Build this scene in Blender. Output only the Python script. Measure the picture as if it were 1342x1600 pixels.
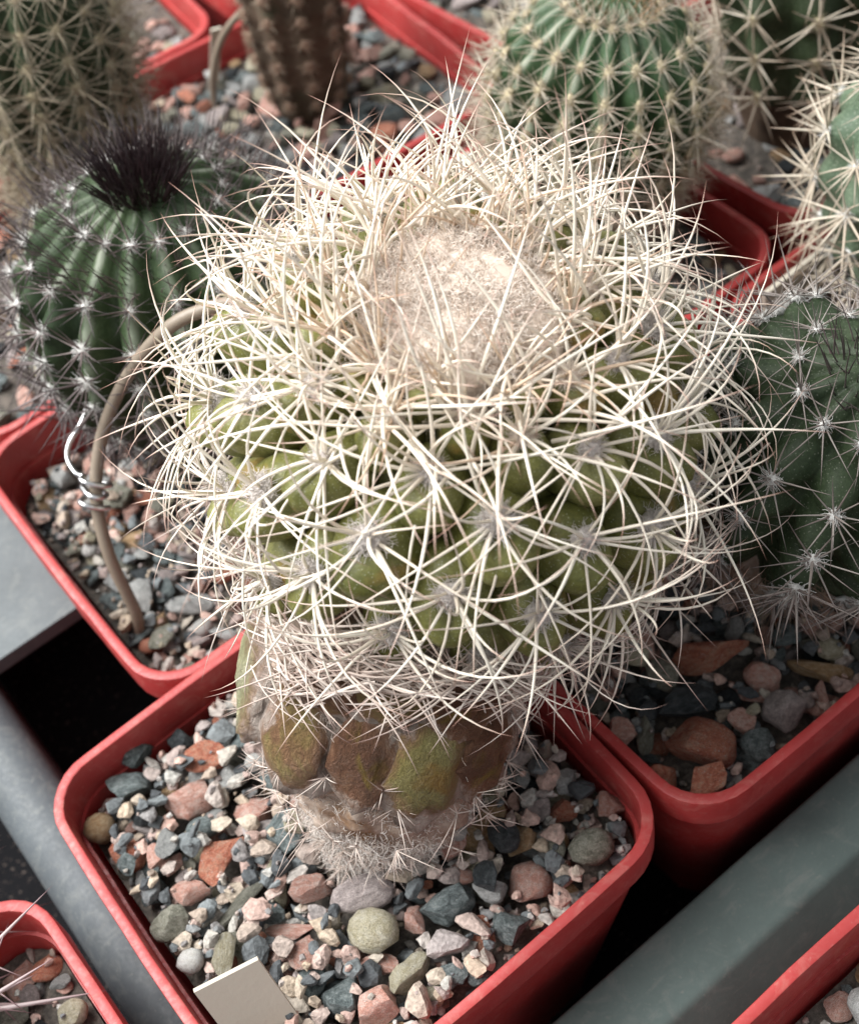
import bpy, math, random
import numpy as np
from mathutils import Vector, Matrix, noise

for o in list(bpy.data.objects):
    bpy.data.objects.remove(o)
SC = bpy.context.scene
COL = SC.collection
CM = 0.01
ZR = 5.5                      # pot rim height above the tray floor, cm (all z below are relative to the rim)
rnd = random.Random(11)
nrng = np.random.default_rng(11)

# ------------------------------------------------------------------ camera
cam_d = bpy.data.cameras.new('camera')
cam = bpy.data.objects.new('camera', cam_d)
COL.objects.link(cam)
AZ, PITCH, ROLL = math.radians(62.49), math.radians(51.59), math.radians(-13.415)
fw = Vector((math.cos(AZ)*math.cos(PITCH), math.sin(AZ)*math.cos(PITCH), -math.sin(PITCH)))
r0 = Vector((math.sin(AZ), -math.cos(AZ), 0)); u0 = r0.cross(fw)
cr = r0*math.cos(ROLL)+u0*math.sin(ROLL); cu = -r0*math.sin(ROLL)+u0*math.cos(ROLL)
CAMP = Vector((-2.109, -8.2555, 15.911))
M = Matrix((cr, cu, -fw)).transposed().to_4x4()
M.translation = (CAMP+Vector((0, 0, ZR)))*CM
cam.matrix_world = M
cam_d.sensor_fit = 'AUTO'; cam_d.sensor_width = 36
cam_d.lens = 2164.5/1600*36
cam_d.clip_start = 0.005; cam_d.clip_end = 50
cam_d.dof.use_dof = True; cam_d.dof.focus_distance = 0.156; cam_d.dof.aperture_fstop = 31
cam_d.dof.aperture_blades = 0
SC.camera = cam

# ------------------------------------------------------------------ light: a big window behind and to the left, a dim room
W = bpy.data.worlds.new('World'); SC.world = W; W.use_nodes = True
W.node_tree.nodes['Background'].inputs[0].default_value = (0.92, 0.96, 1.0, 1)
W.node_tree.nodes['Background'].inputs[1].default_value = 0.38
def area(name, loc, target, sx, sy, watt, color):
    l = bpy.data.lights.new(name, 'AREA'); l.shape = 'RECTANGLE'; l.size = sx; l.size_y = sy
    l.energy = watt; l.color = color
    o = bpy.data.objects.new(name, l); COL.objects.link(o)
    o.location = Vector(loc)
    o.rotation_euler = (Vector(target)-Vector(loc)).to_track_quat('-Z', 'Y').to_euler()
    return o
area('window_light', (-0.30, 0.40, 0.74), (0.02, 0.02, 0.07), 0.75, 0.62, 15.0, (1.0, 0.995, 0.985))
SC.view_settings.view_transform = 'Standard'; SC.view_settings.look = 'None'
SC.view_settings.gamma = 1; SC.view_settings.use_curve_mapping = False
SC.view_settings.exposure = 0.62
SC.render.engine = 'CYCLES'

# ------------------------------------------------------------------ helpers
def C3(*a): return (*a, 1)
def new_mat(name):
    m = bpy.data.materials.new(name); m.use_nodes = True
    nt = m.node_tree; b = nt.nodes['Principled BSDF']
    return m, nt, b
def nn(nt, typ, **kw):
    n = nt.nodes.new(typ)
    for k, v in kw.items(): setattr(n, k, v)
    return n
def noise_node(nt, scale, detail=4, rough=.6, coord=None, dist=0):
    n = nn(nt, 'ShaderNodeTexNoise'); n.inputs['Scale'].default_value = scale/CM
    n.inputs['Detail'].default_value = detail; n.inputs['Roughness'].default_value = rough
    n.inputs['Distortion'].default_value = dist
    nt.links.new(coord, n.inputs['Vector']); return n
def obj_coord(nt, shift=True):
    tc = nn(nt, 'ShaderNodeTexCoord')
    if not shift: return tc.outputs['Object']
    oi = nn(nt, 'ShaderNodeObjectInfo')
    mu = nn(nt, 'ShaderNodeVectorMath', operation='SCALE'); mu.inputs[0].default_value = (1.7, 3.1, 2.3)
    nt.links.new(oi.outputs['Random'], mu.inputs['Scale'])
    ad = nn(nt, 'ShaderNodeVectorMath', operation='ADD')
    nt.links.new(tc.outputs['Object'], ad.inputs[0]); nt.links.new(mu.outputs[0], ad.inputs[1])
    return ad.outputs[0]
def ramp(nt, fac, stops):
    r = nn(nt, 'ShaderNodeValToRGB'); e = r.color_ramp.elements
    while len(e) < len(stops): e.new(0.5)
    for x, (p, c) in zip(e, stops): x.position = p; x.color = C3(*c)
    nt.links.new(fac, r.inputs[0]); return r.outputs[0]
def ramp_range(nt, v, lo, hi):
    m = nn(nt, 'ShaderNodeMapRange'); m.inputs[1].default_value = lo; m.inputs[2].default_value = hi
    nt.links.new(v, m.inputs[0]); return m.outputs[0]
def mixc(nt, fac, a, b, mode='MIX'):
    m = nn(nt, 'ShaderNodeMix', data_type='RGBA', blend_type=mode)
    for s, v in ((m.inputs[0], fac), (m.inputs[6], a), (m.inputs[7], b)):
        if isinstance(v, (int, float)): s.default_value = v
        elif isinstance(v, tuple): s.default_value = C3(*v)
        else: nt.links.new(v, s)
    return m.outputs[2]
def bump(nt, b, height, strength=.5, dist=.02):
    n = nn(nt, 'ShaderNodeBump'); n.inputs['Strength'].default_value = strength; n.inputs['Distance'].default_value = dist*CM
    nt.links.new(height, n.inputs['Height']); nt.links.new(n.outputs[0], b.inputs['Normal'])

def mat_stone(name, c1, c2, c3, rough=.75, fleck=(.6, .58, .55), fl=.66):
    m, nt, b = new_mat(name); co = obj_coord(nt)
    n1 = noise_node(nt, 3.2, 5, .6, co, .5); n2 = noise_node(nt, 11, 4, .7, co); n3 = noise_node(nt, 24, 2, .5, co)
    c = ramp(nt, n1.outputs[0], [(.34, c1), (.5, c2), (.66, c3)])
    f = ramp(nt, n2.outputs[0], [(fl-.06, (0, 0, 0)), (fl+.03, (1, 1, 1))])
    c = mixc(nt, f, c, fleck)
    f2 = ramp(nt, n3.outputs[0], [(.35, (.62, .62, .62)), (.6, (1.08, 1.08, 1.08))])
    c = mixc(nt, 1.0, c, f2, 'MULTIPLY')
    oi = nn(nt, 'ShaderNodeObjectInfo'); mr = nn(nt, 'ShaderNodeMapRange')
    nt.links.new(oi.outputs['Random'], mr.inputs[0]); mr.inputs[3].default_value = .78; mr.inputs[4].default_value = 1.38
    hs = nn(nt, 'ShaderNodeHueSaturation'); nt.links.new(mr.outputs[0], hs.inputs['Value']); nt.links.new(c, hs.inputs['Color'])
    nt.links.new(hs.outputs[0], b.inputs['Base Color'])
    b.inputs['Roughness'].default_value = rough; b.inputs['Specular IOR Level'].default_value = .35
    n5 = noise_node(nt, 8, 8, .75, co)
    bump(nt, b, n5.outputs[0], 1.0, .10)
    return m
STONE = {
 'pink':  mat_stone('stone_pink', (.52, .25, .19), (.64, .37, .30), (.70, .52, .45)),
 'rust':  mat_stone('stone_rust', (.42, .12, .07), (.55, .21, .13), (.58, .32, .22), .7),
 'slate': mat_stone('stone_slate', (.08, .10, .10), (.17, .205, .205), (.30, .335, .33), .65, (.5, .52, .5), .69),
 'dark':  mat_stone('stone_dark', (.022, .027, .03), (.05, .058, .062), (.10, .11, .115), .5, (.35, .36, .36), .72),
 'olive': mat_stone('stone_olive', (.16, .16, .12), (.28, .275, .22), (.40, .385, .32), .8, (.55, .52, .42), .64),
 'tan':   mat_stone('stone_tan', (.35, .20, .09), (.47, .31, .17), (.56, .43, .28), .55, (.65, .58, .45), .67),
 'white': mat_stone('stone_white', (.62, .60, .55), (.74, .72, .68), (.80, .79, .76), .85, (.85, .84, .8), .6),
 'mauve': mat_stone('stone_mauve', (.26, .22, .21), (.38, .32, .305), (.52, .45, .43), .6, (.6, .55, .52), .66),
 'pale':  mat_stone('stone_pale_grey', (.33, .335, .32), (.46, .465, .45), (.58, .58, .56), .8, (.2, .2, .2), .68),
 'cream': mat_stone('stone_cream', (.42, .37, .24), (.56, .51, .37), (.66, .62, .5), .8, (.2, .2, .15), .68),
}
MIX = ['pink']*9+['rust']*3+['slate']*8+['dark']*3+['olive']*3+['tan']*2+['pale']*6+['mauve']*4+['cream']*2

def mat_plastic(name, c, sss=.0, rough=.42, var=.12, dust=(.42, .33, .28), stain=.0, speck=.35):
    m, nt, b = new_mat(name); co = obj_coord(nt)
    n = noise_node(nt, .9, 5, .6, co); n2 = noise_node(nt, 14, 3, .6, co)
    cc = ramp(nt, n.outputs[0], [(.3, tuple(x*(1-var) for x in c)), (.7, tuple(min(1, x*(1+var)) for x in c))])
    sp = ramp(nt, n2.outputs[0], [(.62, (0, 0, 0)), (.76, (speck,)*3)])
    cc = mixc(nt, sp, cc, dust)
    if stain:
        n3 = noise_node(nt, 2.3, 8, .72, co, 1.2); st = ramp(nt, n3.outputs[0], [(.50, (0, 0, 0)), (.68, (stain,)*3)])
        cc = mixc(nt, st, cc, dust)
        mp = nn(nt, 'ShaderNodeMapping'); mp.inputs['Scale'].default_value = (.25, 1, 6); nt.links.new(co, mp.inputs[0])
        n4 = noise_node(nt, 5, 4, .6, mp.outputs[0]); s4 = ramp(nt, n4.outputs[0], [(.62, (0, 0, 0)), (.70, (stain*.8,)*3)])
        cc = mixc(nt, s4, cc, dust)
    nt.links.new(cc, b.inputs['Base Color'])
    rr = ramp(nt, n2.outputs[0], [(.3, (rough-.08,)*3), (.7, (rough+.15,)*3)]); nt.links.new(rr, b.inputs['Roughness'])
    if sss:
        b.inputs['Subsurface Weight'].default_value = sss; b.inputs['Subsurface Scale'].default_value = .004
        b.inputs['Subsurface Radius'].default_value = (1, .25, .2)
    bump(nt, b, n2.outputs[0], .25, .01)
    return m
M_POT = mat_plastic('pot_red_plastic', (.35, .036, .034), .04, .45, .16, (.50, .22, .18), .30)
M_PIPE = mat_plastic('tray_edge_plastic', (.075, .087, .095), 0, .6, .14, (.24, .25, .23), .30, .45)
M_RAIL = mat_plastic('tray_rail_plastic', (.105, .145, .135), 0, .7, .14, (.24, .25, .23), .30, .45)
M_SLAB = mat_plastic('grey_slab', (.105, .12, .125), 0, .7, .14, (.24, .25, .23), .30, .45)
M_FLOOR = mat_plastic('tray_floor_black', (.008, .008, .009), 0, .9); M_FLOOR.node_tree.nodes['Principled BSDF'].inputs['Specular IOR Level'].default_value = .05
M_TAG = mat_plastic('tag_beige_plastic', (.50, .455, .375), 0, .5, .04)
M_STAKE = mat_plastic('stake_brown', (.23, .185, .14), 0, .45)

def mat_soil():
    m, nt, b = new_mat('soil_grit'); co = obj_coord(nt, False)
    n = noise_node(nt, 7, 6, .75, co); n2 = noise_node(nt, 2, 2, .5, co)
    c = ramp(nt, n.outputs[0], [(.3, (.03, .027, .024)), (.5, (.11, .095, .08)), (.7, (.28, .23, .19))])
    nt.links.new(c, b.inputs['Base Color']); b.inputs['Roughness'].default_value = .9
    bump(nt, b, n.outputs[0], 1, .1); return m
M_SOIL = mat_soil()
def mat_grit():
    m, nt, b = new_mat('fine_grit')
    at = nn(nt, 'ShaderNodeAttribute', attribute_name='c')
    c = ramp(nt, at.outputs['Fac'], [(0, (.05, .055, .06)), (.2, (.19, .21, .215)), (.38, (.52, .34, .28)), (.55, (.40, .39, .36)), (.72, (.48, .38, .28)), (.86, (.3, .25, .24)), (.985, (.62, .60, .56))])
    n = noise_node(nt, 18, 3, .6, obj_coord(nt, False))
    f = ramp(nt, n.outputs[0], [(.35, (.6, .6, .6)), (.65, (1.1, 1.1, 1.1))])
    nt.links.new(mixc(nt, 1., c, f, 'MULTIPLY'), b.inputs['Base Color']); b.inputs['Roughness'].default_value = .8
    bump(nt, b, n.outputs[0], .6, .04)
    return m
M_GRIT = mat_grit()

def mat_skin(name, lo, mid, hi, scorch=None, sc0=.62, rough=.48, scale=1.1, dots=.0, spec=.4, crest=None, edge=None, wrinkle=0):
    m, nt, b = new_mat(name); co = obj_coord(nt)
    n1 = noise_node(nt, scale, 4, .6, co, .4); n2 = noise_node(nt, 22, 3, .65, co); n3 = noise_node(nt, scale*.8, 3, .6, co, .8)
    c = ramp(nt, n1.outputs[0], [(.32, lo), (.52, mid), (.7, hi)])
    if scorch:
        f = ramp(nt, n3.outputs[0], [(sc0, (0, 0, 0)), (sc0+.1, (.85, .85, .85))])
        c = mixc(nt, f, c, scorch)
    f2 = ramp(nt, n2.outputs[0], [(.4, (.82, .82, .82)), (.62, (1.1, 1.1, 1.1))])
    c = mixc(nt, 1., c, f2, 'MULTIPLY')
    if dots:
        v = nn(nt, 'ShaderNodeTexVoronoi'); v.inputs['Scale'].default_value = 24/CM; nt.links.new(co, v.inputs['Vector'])
        d = ramp(nt, v.outputs['Distance'], [(.12, (dots,)*3), (.26, (0, 0, 0))])
        c = mixc(nt, d, c, (.6, .62, .5))
    if edge:
        at = nn(nt, 'ShaderNodeAttribute', attribute_name='c')
        n6 = noise_node(nt, 2.6, 6, .7, co, .6); ad = nn(nt, 'ShaderNodeMath', operation='MULTIPLY_ADD'); nt.links.new(n6.outputs[0], ad.inputs[0]); ad.inputs[1].default_value = .9; nt.links.new(at.outputs['Fac'], ad.inputs[2])
        c = mixc(nt, ramp_range(nt, ad.outputs[0], .95, 1.30), c, (.29, .15, .085))
        c = mixc(nt, ramp_range(nt, ad.outputs[0], 1.18, 1.42), c, edge)
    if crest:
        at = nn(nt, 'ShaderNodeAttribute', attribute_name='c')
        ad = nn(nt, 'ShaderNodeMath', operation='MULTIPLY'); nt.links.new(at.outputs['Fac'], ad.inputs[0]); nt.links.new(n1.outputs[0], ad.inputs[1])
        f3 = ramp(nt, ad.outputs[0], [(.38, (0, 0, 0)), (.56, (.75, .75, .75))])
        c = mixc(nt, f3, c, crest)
    nt.links.new(c, b.inputs['Base Color'])
    b.inputs['Roughness'].default_value = rough; b.inputs['Specular IOR Level'].default_value = spec
    if wrinkle:
        n7 = noise_node(nt, 5, 7, .72, co, 1.5); bump(nt, b, n7.outputs[0], 1., wrinkle)
    else: bump(nt, b, n2.outputs[0], .35, .02)
    return m
M_TUB = mat_skin('cactus_olive_skin', (.105, .112, .026), (.175, .175, .050), (.29, .285, .12), (.34, .20, .05), .60, .42, 1.0, .35)
M_TUBS = mat_skin('cactus_scarred_skin', (.21, .13, .05), (.28, .215, .08), (.33, .29, .12), (.25, .13, .07), .50, .5, .9, edge=(.60, .51, .44), wrinkle=.16)
M_TUBG = mat_skin('cactus_green_orange_skin', (.24, .20, .065), (.31, .27, .10), (.38, .33, .16), (.34, .16, .02), .5, .45, .9, edge=(.60, .51, .44), wrinkle=.16)
M_TUBD = mat_skin('cactus_dark_scarred_skin', (.13, .065, .035), (.19, .09, .05), (.26, .14, .075), (.24, .16, .03), .6, .5, 1.0, edge=(.60, .51, .44), wrinkle=.16)
M_TUBP = mat_skin('cactus_pale_skin', (.36, .36, .18), (.44, .43, .24), (.50, .48, .32), (.40, .33, .2), .62, .5, 1.0, edge=(.60, .51, .44), wrinkle=.16)
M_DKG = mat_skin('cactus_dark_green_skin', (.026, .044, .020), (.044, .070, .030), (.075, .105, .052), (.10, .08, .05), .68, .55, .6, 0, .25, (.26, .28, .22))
M_DKG2 = mat_skin('cactus_blackish_green_skin', (.019, .032, .014), (.034, .052, .024), (.056, .076, .044), (.05, .042, .034), .7, .55, .8, .14, .25)
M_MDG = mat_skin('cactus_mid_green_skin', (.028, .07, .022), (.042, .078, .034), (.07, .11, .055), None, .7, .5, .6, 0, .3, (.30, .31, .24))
M_BLG = mat_skin('cactus_bluish_skin', (.06, .10, .06), (.10, .145, .09), (.17, .215, .15), None, .7, .5, .8, .5)
M_BRN = mat_skin('cactus_brown_bark', (.05, .035, .022), (.10, .068, .045), (.17, .12, .085), (.06, .06, .035), .55, .85, 1.0)
M_CORK = mat_skin('cactus_cork', (.22, .15, .11), (.40, .32, .26), (.58, .51, .45), (.24, .13, .06), .6, .9, 1.6)

def mat_spine(name, base, amber, tip, t0=.72, rough=.42):
    m, nt, b = new_mat(name)
    t = nn(nt, 'ShaderNodeAttribute', attribute_name='t'); c = nn(nt, 'ShaderNodeAttribute', attribute_name='c')
    col = mixc(nt, c.outputs['Fac'], base, amber)
    f = ramp(nt, t.outputs['Fac'], [(t0, (0, 0, 0)), (.97, (.9, .9, .9))])
    col = mixc(nt, f, col, tip)
    nt.links.new(col, b.inputs['Base Color']); b.inputs['Roughness'].default_value = rough
    b.inputs['Subsurface Weight'].default_value = .0
    return m
M_SP = mat_spine('spine_ivory', (.86, .80, .69), (.60, .44, .31), (.42, .20, .15), .62)
M_SPD = mat_spine('spine_dry', (.74, .66, .59), (.52, .41, .35), (.25, .13, .11), .6, .6)
M_SPB = mat_spine('spine_black', (.10, .075, .075), (.30, .24, .22), (.012, .008, .010), .1)
M_SPB2 = mat_spine('spine_greyish', (.34, .30, .27), (.16, .12, .11), (.05, .03, .03), .5)
M_SPBK = mat_spine('spine_crown_black', (.03, .014, .016), (.06, .03, .03), (.010, .006, .008), .1)
M_SPW = mat_spine('spine_pale', (.60, .54, .44), (.40, .32, .24), (.28, .17, .11), .6)
M_SPDUL = mat_spine('spine_shabby', (.42, .36, .26), (.26, .2, .14), (.16, .1, .07), .6)
M_SPY = mat_spine('spine_yellow', (.42, .30, .16), (.24, .14, .08), (.25, .12, .07), .6)
M_SPP = mat_spine('spine_purple', (.55, .46, .44), (.3, .22, .23), (.16, .07, .08), .45)

def mat_wool(name, a, b_):
    m, nt, b = new_mat(name)
    c = nn(nt, 'ShaderNodeAttribute', attribute_name='c')
    nt.links.new(mixc(nt, c.outputs['Fac'], a, b_), b.inputs['Base Color'])
    b.inputs['Roughness'].default_value = .9; b.inputs['Specular IOR Level'].default_value = .15
    return m
M_WGREY = mat_wool('wool_grey', (.56, .51, .48), (.78, .73, .70))
M_WCROWN = mat_wool('wool_pinkish', (.70, .59, .50), (.86, .79, .72))
M_WWHITE = mat_wool('wool_white', (.70, .69, .66), (.80, .79, .76))
M_WCREAM = mat_wool('wool_cream', (.45, .38, .24), (.62, .56, .42))
M_WCORK = mat_wool('wool_matted', (.60, .52, .45), (.84, .80, .76))
M_WRIDGE = mat_wool('wool_cork', (.36, .27, .21), (.72, .65, .58))
M_WBRN = mat_wool('wool_brown', (.26, .17, .12), (.46, .34, .26))
m_, nt_, b_ = new_mat('wire_metal')
b_.inputs['Base Color'].default_value = (.72, .72, .72, 1); b_.inputs['Metallic'].default_value = 1; b_.inputs['Roughness'].default_value = .28
M_WIRE = m_

class MB:
    def __init__(s): s.v = []; s.f = []; s.n = 0; s.t = []; s.c = []
    def add(s, v, f, t=0., c=0.):
        v = np.asarray(v, float); k = s.n
        s.v.append(v); s.f.extend([tuple(i+k for i in q) for q in f]); s.n += len(v)
        s.t.append(np.full(len(v), t) if np.isscalar(t) else np.asarray(t)); s.c.append(np.full(len(v), c) if np.isscalar(c) else np.asarray(c))
    def tube(s, pts, rad, sides=6, c=0., tip=True, cap0=False):
        P = np.asarray(pts, float); n = len(P); rad = np.broadcast_to(np.asarray(rad, float), (n,))
        T = np.gradient(P, axis=0); T /= np.linalg.norm(T, axis=1)[:, None]+1e-12
        a = np.array([0, 0, 1.]) if abs(T[0][2]) < .9 else np.array([1., 0, 0])
        N = np.zeros_like(P); x = np.cross(T[0], a); N[0] = x/np.linalg.norm(x)
        for i in range(1, n):
            x = N[i-1]-T[i]*(N[i-1]@T[i]); N[i] = x/(np.linalg.norm(x)+1e-12)
        B = np.cross(T, N)
        an = np.arange(sides)*2*math.pi/sides
        V = P[:, None, :]+rad[:, None, None]*(np.cos(an)[None, :, None]*N[:, None, :]+np.sin(an)[None, :, None]*B[:, None, :])
        V = V.reshape(-1, 3); tt = np.repeat(np.linspace(0, 1, n), sides)
        F = []
        for i in range(n-1):
            for j in range(sides):
                k = (j+1) % sides
                F.append((i*sides+j, i*sides+k, (i+1)*sides+k, (i+1)*sides+j))
        if tip: F.append(tuple((n-1)*sides+j for j in range(sides)))
        if cap0: F.append(tuple(reversed(range(sides))))
        s.add(V, F, tt, c)
    def mesh(s, name, smooth=True, sharp=None):
        me = bpy.data.meshes.new(name)
        V = np.concatenate(s.v)*CM
        me.from_pydata(V.tolist(), [], s.f)
        for nm, arr in (('t', s.t), ('c', s.c)):
            at = me.attributes.new(nm, 'FLOAT', 'POINT'); at.data.foreach_set('value', np.concatenate(arr).astype(np.float32))
        me.polygons.foreach_set('use_smooth', [smooth]*len(me.polygons))
        if sharp is not None: me.set_sharp_from_angle(angle=math.radians(sharp))
        me.update(); return me

def link(name, data, mat=None, parent=None, mtx=None, kind=None, label=None, slot=False):
    """mtx is in cm, local to parent (or rim-relative world when top-level)"""
    o = bpy.data.objects.new(name, data); COL.objects.link(o)
    if mat is not None:
        if slot and len(data.materials):
            o.material_slots[0].link = 'OBJECT'; o.material_slots[0].material = mat
        elif not len(data.materials):
            data.materials.append(mat)
            if slot: o.material_slots[0].link = 'OBJECT'; o.material_slots[0].material = mat
    mt = (mtx or Matrix()).copy()
    if parent is None: mt.translation.z += ZR
    mt.translation *= CM
    if parent is not None: o.parent = parent
    o.matrix_local = mt
    if kind: o['kind'] = kind
    if label: o['label'] = label
    return o
def thing(name, label, cat, loc=(0, 0, 0), group=None, rz=0):
    mt = Matrix.Translation(loc) @ Matrix.Rotation(rz, 4, 'Z')
    o = link(name, None, mtx=mt); o['label'] = label; o['category'] = cat; o.empty_display_size = .01
    if group: o['group'] = group
    return o
def tag(o, label, cat): o['label'] = label; o['category'] = cat; return o
def frame(p, x, y, z, s=1):
    m = Matrix(((x[0]*s, y[0]*s, z[0]*s, p[0]), (x[1]*s, y[1]*s, z[1]*s, p[1]), (x[2]*s, y[2]*s, z[2]*s, p[2]), (0, 0, 0, 1)))
    return m
def at_px(px, py, z):
    d = fw+cr*((px-671)/2164.5)+cu*((800-py)/2164.5)
    return CAMP+d*((z-CAMP.z)/d.z)
def unit(v): v = np.asarray(v, float); return v/np.linalg.norm(v)

# ------------------------------------------------------------------ setting
def box(mb, x0, x1, y0, y1, z0, z1):
    v = [(x, y, z) for z in (z0, z1) for y in (y0, y1) for x in (x0, x1)]
    mb.add(v, [(0, 2, 3, 1), (4, 5, 7, 6), (0, 1, 5, 4), (2, 6, 7, 3), (0, 4, 6, 2), (1, 3, 7, 5)])
mb = MB(); box(mb, -60, 80, -60, 90, -ZR-1, -ZR)
link('tray_floor', mb.mesh('tray_floor', False), M_FLOOR, kind='structure')
def extrude_profile(prof, axis, a0, a1, n=2):
    """prof: closed list of (across, z); extruded along axis 'x' or 'y'"""
    mb = MB(); k = len(prof); V = []
    for i in range(n):
        a = a0+(a1-a0)*i/(n-1)
        for (c, z) in prof: V.append((a, c, z) if axis == 'x' else (c, a, z))
    F = []
    for i in range(n-1):
        for j in range(k):
            q = (i*k+j, i*k+(j+1) % k, (i+1)*k+(j+1) % k, (i+1)*k+j)
            F.append(q if axis == 'y' else tuple(reversed(q)))
    F.append(tuple(range(k))); F.append(tuple(range((n-1)*k, n*k)))
    mb.add(V, F); return mb
def rounded(pts, r, seg=4):
    out = []; n = len(pts)
    for i in range(n):
        p = np.array(pts[i], float); a = np.array(pts[i-1], float); b = np.array(pts[(i+1) % n], float)
        da = unit(a-p); db = unit(b-p)
        for k in range(seg+1):
            t = k/seg; A = p+da*r*(1-t); B = p+db*r*t
            out.append(tuple(A*(1-t)+B*t))
    return out
# rounded dark edge of the tray, standing on the floor (runs along y)
prof = [(-3.74, -ZR), (-2.70, -ZR), (-2.70, -2.6)]+[(-3.22+.52*math.cos(a), -2.45+.5*math.sin(a)) for a in np.linspace(0, math.pi, 15)]+[(-3.74, -2.6)]
o = link('tray_edge', extrude_profile(prof, 'y', -12, 26, 40).mesh('tray_edge', True, 35), M_PIPE)
tag(o, 'dark blue-grey rounded plastic tray edge running beside the potted spiny cactus', 'tray edge')
prof = rounded([(-4.85, -ZR), (-2.98, -ZR), (-3.2, -2.0), (-4.16, -2.0), (-4.62, -2.75)], .09)
o = link('tray_rail', extrude_profile(prof, 'x', .2, 30, 40).mesh('tray_rail', True, 35), M_RAIL)
tag(o, 'green-grey flat-topped plastic rail with sloping side between two rows of pots', 'rail')
prof = rounded([(-2.66, -2.3), (-.86, -2.3), (-.86, -2.0), (-2.66, -2.0)], .05)
o = link('grey_shelf', extrude_profile(prof, 'y', 6.9, 17, 12).mesh('grey_shelf', True, 35), M_SLAB)
tag(o, 'pale grey flat shelf beside the pot of the black-tufted cactus', 'shelf')
mb = MB(); box(mb, -2.6, -.95, 9.4, 16.8, -ZR, -2.31); link('support', mb.mesh('support', False), M_FLOOR, o, Matrix.Translation((0, 0, 0)))

# ------------------------------------------------------------------ pots
def sq_ring(h, r, n=7, bow=0.):
    pts = []
    for cx, cy, a0 in ((h-r, h-r, 0), (-(h-r), h-r, 90), (-(h-r), -(h-r), 180), (h-r, -(h-r), 270)):
        for k in range(n+1):
            a = math.radians(a0+90*k/n); pts.append((cx+r*math.cos(a), cy+r*math.sin(a)))
    out = []
    m = len(pts)
    for i in range(m):           # add points along straight sides
        p, q = pts[i], pts[(i+1) % m]; out.append(p)
        if (i+1) % (n+1) == 0:
            for k in range(1, 8):
                t = k/8; w = bow*math.sin(math.pi*t)
                x = p[0]+(q[0]-p[0])*t; y = p[1]+(q[1]-p[1])*t
                L = math.hypot(x, y); nx, ny = (0, math.copysign(1, y)) if abs(p[1]-q[1]) < 1e-6 else (math.copysign(1, x), 0)
                out.append((x+nx*w, y+ny*w))
    return out
POTV = 0
def make_pot(loc, rz, label, bow=.03, rough_edge=0., seed=0):
    R = random.Random(seed)
    t = thing('plant_pot', label, 'plant pot', (loc[0], loc[1], loc[2]-ZR if len(loc) > 2 else -ZR), 'square red plastic pots', rz)
    # rim: band with lip
    def lathe(rings, closed=False):
        mb = MB(); V = []; k = None
        for (h, r, z) in rings:
            pr = sq_ring(h, r, 7, bow); k = len(pr)
            for i, (x, y) in enumerate(pr):
                w = .012*noise.noise(Vector((x*1.3+seed*7, y*1.3, z*.6)))
                e = rough_edge*noise.noise(Vector((x*6+seed, y*6, z*3))) if rough_edge else 0
                V.append((x*(1+w*.5)+e*.6, y*(1+w*.5)+e*.6, z+ZR+w+e))
        F = []
        n = len(rings)
        for i in range(n if closed else n-1):
            i2 = (i+1) % n
            for j in range(k):
                F.append((i*k+j, i*k+(j+1) % k, i2*k+(j+1) % k, i2*k+j))
        mb.add(V, F); return mb, k
    H = 3.0; rc = .8
    rim, k = lathe([(H-.045, rc-.04, -.62), (H+.0, rc, -.56), (H, rc, -.025), (H-.008, rc-.006, -.006), (H-.03, rc-.03, .002),
                    (H-.115, rc-.09, .006), (H-.134, rc-.1, -.002), (H-.143, rc-.11, -.02), (H-.165, rc-.12, -.62)], True)
    link('rim', rim.mesh('pot_rim', True, 35), M_POT, t)
    wall, k = lathe([(2.15, .6, -ZR+.0), (H-.09, rc-.08, -.60), (H-.206, rc-.14, -.60), (H-.24, rc-.16, -1.3), (2.05, .55, -ZR+.12)])
    n4 = 5
    wall.f.append(tuple(reversed(range(k)))); wall.f.append(tuple(range((n4-1)*k, n4*k)))
    link('pot_wall', wall.mesh('pot_wall', True, 40), M_POT, t)
    return t

# ------------------------------------------------------------------ stones and gravel
def ico(sub):
    import bmesh
    bm = bmesh.new(); bmesh.ops.create_icosphere(bm, subdivisions=sub, radius=1)
    v = np.array([x.co[:] for x in bm.verts]); f = [tuple(a.index for a in q.verts) for q in bm.faces]; bm.free(); return v, f
ICO1, ICO2, ICO3 = ico(1), ico(2), ico(3)
def stone_shape(seed, base, angular=True):
    R = np.random.default_rng(seed); v, f = base; v = v.copy()
    if angular:
        for k in range(R.integers(9, 15)):
            n = unit(R.normal(size=3)); d = R.uniform(.40, .76)
            h = v@n; m = h > d; v[m] -= np.outer(h[m]-d, n)*.97
    for i in range(len(v)):
        p = Vector(v[i]*1.5+seed*3.7); v[i] *= 1+.16*noise.noise(p)+.06*noise.noise(p*3.1)
    ext = (v.max(0)-v.min(0))/2; v = (v-(v.max(0)+v.min(0))/2)/ext
    return v, f
STM = []
for i in range(16):
    mb = MB(); mb.add(*stone_shape(100+i, ICO3 if i < 12 else ICO2, i < 12)); me = mb.mesh('stone', True, 32 if i < 12 else None)
    me.materials.append(STONE['pink']); STM.append(me)
GRIT = [stone_shape(300+i, ICO1) for i in range(5)]; GRIT2 = [stone_shape(320+i, ICO2) for i in range(5)]

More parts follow.
